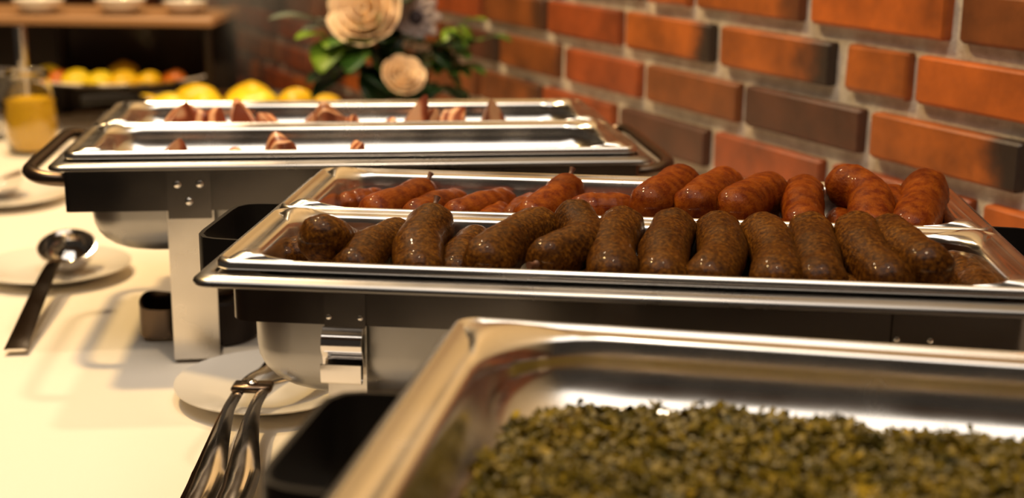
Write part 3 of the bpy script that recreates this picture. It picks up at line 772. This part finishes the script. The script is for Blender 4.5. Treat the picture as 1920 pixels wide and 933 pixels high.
for i, (dx, dy, sx, sz, mt, l) in enumerate([
   (-.150, -.02, .030, .020, 'yfruit2', 'golden fruit piece at the left end of the low platter'),
   (-.105, -.05, .034, .026, 'yfruit', 'yellow fruit piece second from left on the low platter'),
   (-.048, -.045, .034, .030, 'yfruit', 'yellow fruit piece third from left on the low platter'),
   (.032, -.055, .050, .036, 'yfruit', 'largest bright yellow fruit piece in the middle of the low platter'),
   (.098, -.030, .034, .034, 'yfruit2', 'golden fruit piece right of the largest yellow one'),
   (.145, -.010, .030, .022, 'yfruit2', 'golden fruit piece at the right end of the low platter'),
   (-.080, .035, .040, .030, 'yfruit2', 'golden fruit piece at the back left of the low platter'),
   (.010, .045, .040, .034, 'yfruit2', 'golden fruit piece at the back of the low platter')]):
    blob('fruit_piece', (-.462+dx, 2.26+dy, .0640), sx, sx*.8, sz, mt, l, 'fruit', GY, 400+i, RND.uniform(-.5, .5))
# two-tier stand
st = thing('tiered_stand', 'dark two-tier buffet stand with steel posts and wooden top shelf at upper left', 'serving stand', (-.735, 2.46, -.001))
def sp(name, mt, fn, **kw):
    b = MB(); fn(b); b.build(name, mt, st, **kw)
TOPZ = .187
sp('shelf', 'wood', lambda b: b.box(-.40, .22, -.12, .12, TOPZ, TOPZ+.016, .004), smooth=False)
sp('lower_shelf', 'polish', lambda b: b.lathe([(.001, .083), (.140, .083), (.158, .088), (.164, .094), (.163, .090), (.140, .081), (.001, .081)], 48, (.02, 0, 0), True, True), angle=50)
for x, y, mt, r in ((-.118, -.105, 'polish', .0115), (.205, -.105, 'iron', .007), (-.38, -.105, 'iron', .008), (-.118, .105, 'iron', .008), (.205, .105, 'iron', .007)):
    sp('post', mt, lambda b: b.lathe([(r*1.8, 0), (r*1.8, .003), (r, .006), (r, TOPZ-.002)], 18, (x, y, 0), True, True), angle=40)
for x, y in ((-.075, -.11), (.06, -.13)):
    sp('leg', 'iron', lambda b: b.lathe([(.011, 0), (.009, .004), (.007, .082)], 14, (x, y, 0), True, True))
sp('back_panel', 'iron', lambda b: b.box(-.38, .21, .110, .117, .004, TOPZ), smooth=False)
GT = 'fruit pieces on the lower tier of the stand'
for i, (dx, dy, s_, mt, l) in enumerate([
   (-.125, -.03, .026, 'yfruit', 'yellow fruit piece at the left edge of the stand tier'),
   (-.092, -.07, .022, 'ofruit', 'orange fruit piece second from left on the stand tier'),
   (-.055, -.085, .026, 'yfruit', 'yellow fruit piece third from left on the stand tier'),
   (-.012, -.09, .024, 'yfruit', 'yellow fruit piece fourth from left on the stand tier'),
   (.030, -.095, .026, 'yfruit2', 'golden fruit piece in the middle of the stand tier'),
   (.072, -.085, .024, 'yfruit2', 'golden fruit piece second from right on the stand tier'),
   (.112, -.06, .024, 'ofruit', 'orange fruit piece at the right edge of the stand tier'),
   (.00, .01, .030, 'yfruit2', 'golden fruit piece at the back of the stand tier')]):
    blob('fruit_piece', (-.715+dx, 2.46+dy, .0835), s_, s_*.8, s_*.9, mt, l, 'fruit', GT, 450+i, RND.uniform(-.5, .5))
def bowl(x, y, z, r, h, label):
    b = MB(); b.lathe([(r*.02, .002), (r*.45, .002), (r*.75, h*.4), (r*.95, h), (r, h), (r*.80, h*.38), (r*.5, 0), (r*.02, 0)], 36, cap0=True, cap1=True)
    o = b.build('bowl', 'china', loc=(x, y, z), angle=50); return tag(o, label, 'bowl', 'white bowls on the top shelf')
bowl(-.965, 2.39, TOPZ+.0155, .050, .026, 'white bowl at the left end of the wooden top shelf')
bowl(-.83, 2.39, TOPZ+.0155, .045, .024, 'white bowl in the middle of the wooden top shelf')
bowl(-.69, 2.40, TOPZ+.0155, .045, .026, 'white bowl near the right of the wooden top shelf')
bowl(-.58, 2.41, TOPZ+.0155, .040, .022, 'white bowl at the right end of the wooden top shelf')
# serving spoon with black handle at the low platter
o = thing('serving_spoon', 'serving spoon with a thick black handle leaning on the low fruit platter', 'spoon', (-.62, 2.20, .066))
b = MB(); b.tube(smooth_path([(.018, .010, .014), (-.02, -.008, .020), (-.075, -.035, .018)], 14), [.006]*3+[.0075]*8+[.008]*3, 12); b.build('handle', 'black', o)
b = MB(); b.tube(smooth_path([(.018, .010, .014), (.05, .02, .010), (.075, .03, .008)], 10), [.003]*5+[.006, .011, .014, .012, .004], 12); b.build('bowl', 'polish', o)

# flower arrangement -----------------------------------------------------------------
FX, FY = -.185, 2.10
vs = tag(MB().build('vase', 'vase'), '', '') if False else None
b = MB(); b.lathe([(.002, 0), (.050, 0), (.056, .004), (.060, .03), (.052, .07), (.040, .095), (.043, .108), (.041, .109), (.037, .096), (.048, .07), (.055, .03), (.048, .006), (.002, .005)], 40, cap0=True, cap1=True)
o = b.build('vase', 'vase', loc=(FX, FY, -.001), angle=50); tag(o, 'dark brown vase holding the flower arrangement by the brick wall', 'vase')
def leaf_mesh(L, W, curl=.25):
    V = []; F = []; n = 8
    for i in range(n+1):
        t = i/n; w_ = W*math.sin(math.pi*min(t*.93+.03, 1))**.8*(1-.25*t); z = -curl*L*t*t
        V += [(L*t, -w_, z+.25*w_), (L*t, 0, z), (L*t, w_, z+.25*w_)]
    for i in range(n):
        a = i*3; F += [(a, a+3, a+4, a+1), (a+1, a+4, a+5, a+2)]
    me = bpy.data.meshes.new('leaf'); me.from_pydata(V, [], F); me.update(); me.polygons.foreach_set('use_smooth', [True]*len(F)); return me
def sprig(tip, leaves, L, W, mt, label, seed, curl=.25, base=None):
    rr = random.Random(seed); o = thing('leaf_sprig', label, 'foliage', (FX, FY, .095), 0, 'leaf sprigs in the vase')
    t = Vector(tip)-Vector((FX, FY, .095)); me = leaf_mesh(L, W, curl); me.materials.append(M[mt])
    midp = t*.5+Vector((0, 0, .02)); P = smooth_path([Vector((rr.uniform(-.012, .012), rr.uniform(-.012, .012), -.05)), midp, t], 14)
    bb = MB(); bb.tube(P, .0016, 6); bb.build('stem', 'stem', o)
    for k in range(leaves):
        s = .45+.55*(k+1)/leaves; p = P[min(int(s*13), 13)]
        d = Vector((rr.uniform(-1, 1), -.55+rr.uniform(-.5, .5), rr.uniform(-.7, .5))).normalized()
        if k == leaves-1: d = (t.normalized()+Vector((0, -.3, -.5))).normalized()
        lf = bpy.data.objects.new('leaf', me); C.objects.link(lf); lf.parent = o; lf.location = p
        q = d.to_track_quat('X', 'Z'); lf.rotation_mode = 'QUATERNION'; lf.rotation_quaternion = q; s_ = rr.uniform(.8, 1.15); lf.scale = (s_, s_, s_)
        sm = lf.modifiers.new('thickness', 'SOLIDIFY'); sm.thickness = .0006
    return o
def bloom(name, cen, r, label, mt, n_rings, seed, cat='flower', face=(-.1, -1, .25), open_=.9):
    """rose: nested rings of cupped petals around a bud"""
    rr = random.Random(seed); o = thing(name, label, cat, cen, 0, 'blossoms in the vase')
    q = Vector(face).to_track_quat('Z', 'Y'); R3 = q.to_matrix()
    def petal(rad, ang, tilt, w_, h_):
        V = []; F = []; a, c = 6, 6
        for i in range(a+1):
            t = i/a
            for j in range(c+1):
                s = j/c*2-1; wa = w_*math.sin(math.pi*(.18+.74*t))**.7
                ax = ang+s*wa/max(rad, .004)*.9
                rr_ = rad*(.35+.65*math.sin(t*math.pi/2)) + tilt*h_*t*t*.8
                V.append(R3 @ Vector((rr_*math.cos(ax), rr_*math.sin(ax), h_*(t-.5)*(1-.25*tilt)-.10*h_*s*s*t)))
        for i in range(a):
            for j in range(c): k = i*(c+1)+j; F.append((k, k+1, k+c+2, k+c+1))
        mk('petal', V, F, mt, o, angle=120, solid=.0007)
    cnt = [3, 4, 5, 6, 7][:n_rings]
    for k, n in enumerate(cnt):
        rad = r*(.16+.84*(k/(n_rings-1 or 1))**1.0)*.82
        for j in range(n):
            petal(rad, 2*math.pi*(j+.5*(k % 2))/n+rr.uniform(-.15, .15), open_*.35*k/(n_rings), r*.55+.25*rad, r*(1.25-.10*k))
    b = MB(); b.lathe([(r*.02, -r*.55), (r*.35, -r*.5), (r*.55, -r*.3), (r*.50, -r*.2), (r*.02, -r*.25)], 18, cap0=True, cap1=True); b.v = [tuple(R3 @ Vector(p)) for p in b.v]; b.build('calyx', 'leaf', o)
    # stalk to the vase mouth
    t = Vector((FX, FY, .08))-Vector(cen); st_ = R3 @ Vector((0, 0, -r*.5))
    b = MB(); b.tube(smooth_path([st_, (st_+t)*.5+Vector((0, .01, 0)), t], 12), .0022, 8); b.build('stem', 'stem', o)
    return o
bloom('rose', (-.222, 2.055, .234), .058, 'large cream rose at the top of the flower arrangement', 'petal', 5, 1, face=(-.15, -.85, .5))
bloom('rose', (-.165, 2.000, .147), .036, 'smaller cream rose hanging low in front of the vase', 'petal', 5, 2, face=(.25, -.75, .65), open_=.5)
# anemone
def anemone(cen, r, label):
    o = thing('anemone', label, 'flower', cen, 0, 'blossoms in the vase'); me = leaf_mesh(r, r*.34, -.15); me.materials.append(M['petal2'])
    q0 = Vector((.15, -1, .2)).to_track_quat('Z', 'Y')
    for k in range(9):
        lf = bpy.data.objects.new('petal', me); C.objects.link(lf); lf.parent = o; lf.rotation_mode = 'QUATERNION'
        from mathutils import Quaternion
        lf.rotation_quaternion = q0 @ Quaternion((0, 0, 1), 2*math.pi*k/9); sm = lf.modifiers.new('thickness', 'SOLIDIFY'); sm.thickness = .0006
    b = MB(); b.lathe([(r*.30, -.002), (r*.28, .004), (r*.15, .008), (.0005, .009)], 18, cap0=True, cap1=True); R3 = q0.to_matrix(); b.v = [tuple(R3 @ Vector(p)) for p in b.v]; b.build('flower_eye', 'eye', o)
    t = Vector((FX, FY, .08))-Vector(cen); b = MB(); b.tube(smooth_path([Vector((0, .003, 0)), t*.5+Vector((0, .02, 0)), t], 10), .0018, 8); b.build('stem', 'stem', o)
anemone((-.150, 2.075, .230), .040, 'pale mauve anemone with a dark eye right of the large rose')
SG = [((-.305, 2.08, .225), 5, .055, .017, 'leafg', 'grey-green leaf sprig at the far left of the arrangement'),
      ((-.285, 2.04, .205), 3, .055, .021, 'leafb', 'bright green leaf sprig below left of the large rose'),
      ((-.245, 2.03, .195), 3, .050, .021, 'leaf', 'green leaf sprig just under the large rose'),
      ((-.255, 2.06, .150), 5, .060, .022, 'leafd', 'dark leaf sprig drooping left of the small rose'),
      ((-.190, 2.05, .190), 4, .045, .017, 'leafd', 'dark leaf sprig between the two roses'),
      ((-.110, 2.05, .190), 6, .045, .016, 'leafd', 'dark leaf sprig right of the small rose'),
      ((-.085, 2.07, .160), 6, .042, .014, 'leaf', 'green leaf sprig drooping towards the brick wall'),
      ((-.075, 2.08, .225), 6, .035, .012, 'leafb', 'bright small-leaved sprig at the upper right of the arrangement'),
      ((-.035, 2.06, .205), 5, .035, .012, 'leaf', 'thin green sprig reaching furthest right'),
      ((-.095, 2.05, .120), 6, .040, .015, 'leafd', 'dark trailing sprig low beside the vase at right'),
      ((-.280, 2.10, .250), 5, .050, .016, 'leafg', 'grey-blue leaf sprig left of the large rose'),
      ((-.175, 2.10, .270), 6, .050, .018, 'leafd', 'dark leaf sprig rising behind the roses')]
for i, (tp, n, L_, W_, mt, lb) in enumerate(SG): sprig(tp, n+(4 if mt == 'leafd' else 2), L_*1.15, W_*1.3, mt, lb, 500+i)

# steam rising beyond the bacon dish ---------------------------------------------------
m = bpy.data.materials.new('steam'); m.use_nodes = True; nt = m.node_tree
for n in list(nt.nodes):
    if n.type != 'OUTPUT_MATERIAL': nt.nodes.remove(n)
pv = nt.nodes.new('ShaderNodeVolumePrincipled'); pv.inputs['Color'].default_value = (.95, .93, .9, 1); pv.inputs['Anisotropy'].default_value = .2
out = [n for n in nt.nodes if n.type == 'OUTPUT_MATERIAL'][0]; nt.links.new(pv.outputs[0], out.inputs['Volume'])
v = coord(m, 'Object', (1, 1, .55)); n = noise(m, v, 9, 3, .55)
mr = nd(m, 'ShaderNodeMapRange'); mr.inputs[1].default_value = .42; mr.inputs[2].default_value = .75; mr.inputs[3].default_value = 0; mr.inputs[4].default_value = 1.0
ln(m, n, mr.inputs[0])
tc = nd(m, 'ShaderNodeTexCoord'); le = nd(m, 'ShaderNodeVectorMath', operation='LENGTH'); mp = nd(m, 'ShaderNodeMapping'); mp.inputs['Scale'].default_value = (1/.21, 1/.16, 1/.30)
ln(m, tc.outputs['Object'], mp.inputs[0]); ln(m, mp.outputs[0], le.inputs[0])
fo = nd(m, 'ShaderNodeMapRange'); fo.interpolation_type = 'SMOOTHSTEP'; fo.inputs[1].default_value = 1.0; fo.inputs[2].default_value = .35; fo.inputs[3].default_value = 0; fo.inputs[4].default_value = 12.0
ln(m, le.outputs['Value'], fo.inputs[0]); mu = nd(m, 'ShaderNodeMath', operation='MULTIPLY'); ln(m, mr.outputs[0], mu.inputs[0]); ln(m, fo.outputs[0], mu.inputs[1]); ln(m, mu.outputs[0], pv.inputs['Density'])
M['steam'] = m
b = MB(); b.lathe([(.02, -.30), (.14, -.27), (.19, -.17), (.21, 0), (.19, .17), (.14, .27), (.02, .30)], 24, cap0=True, cap1=True); b.v = [(x, y*.75, z) for x, y, z in b.v]
o = b.build('steam', 'steam', loc=(-.44, 2.46, .33)); tag(o, 'faint wisp of steam drifting above the low fruit platter', 'steam', None, 'stuff')
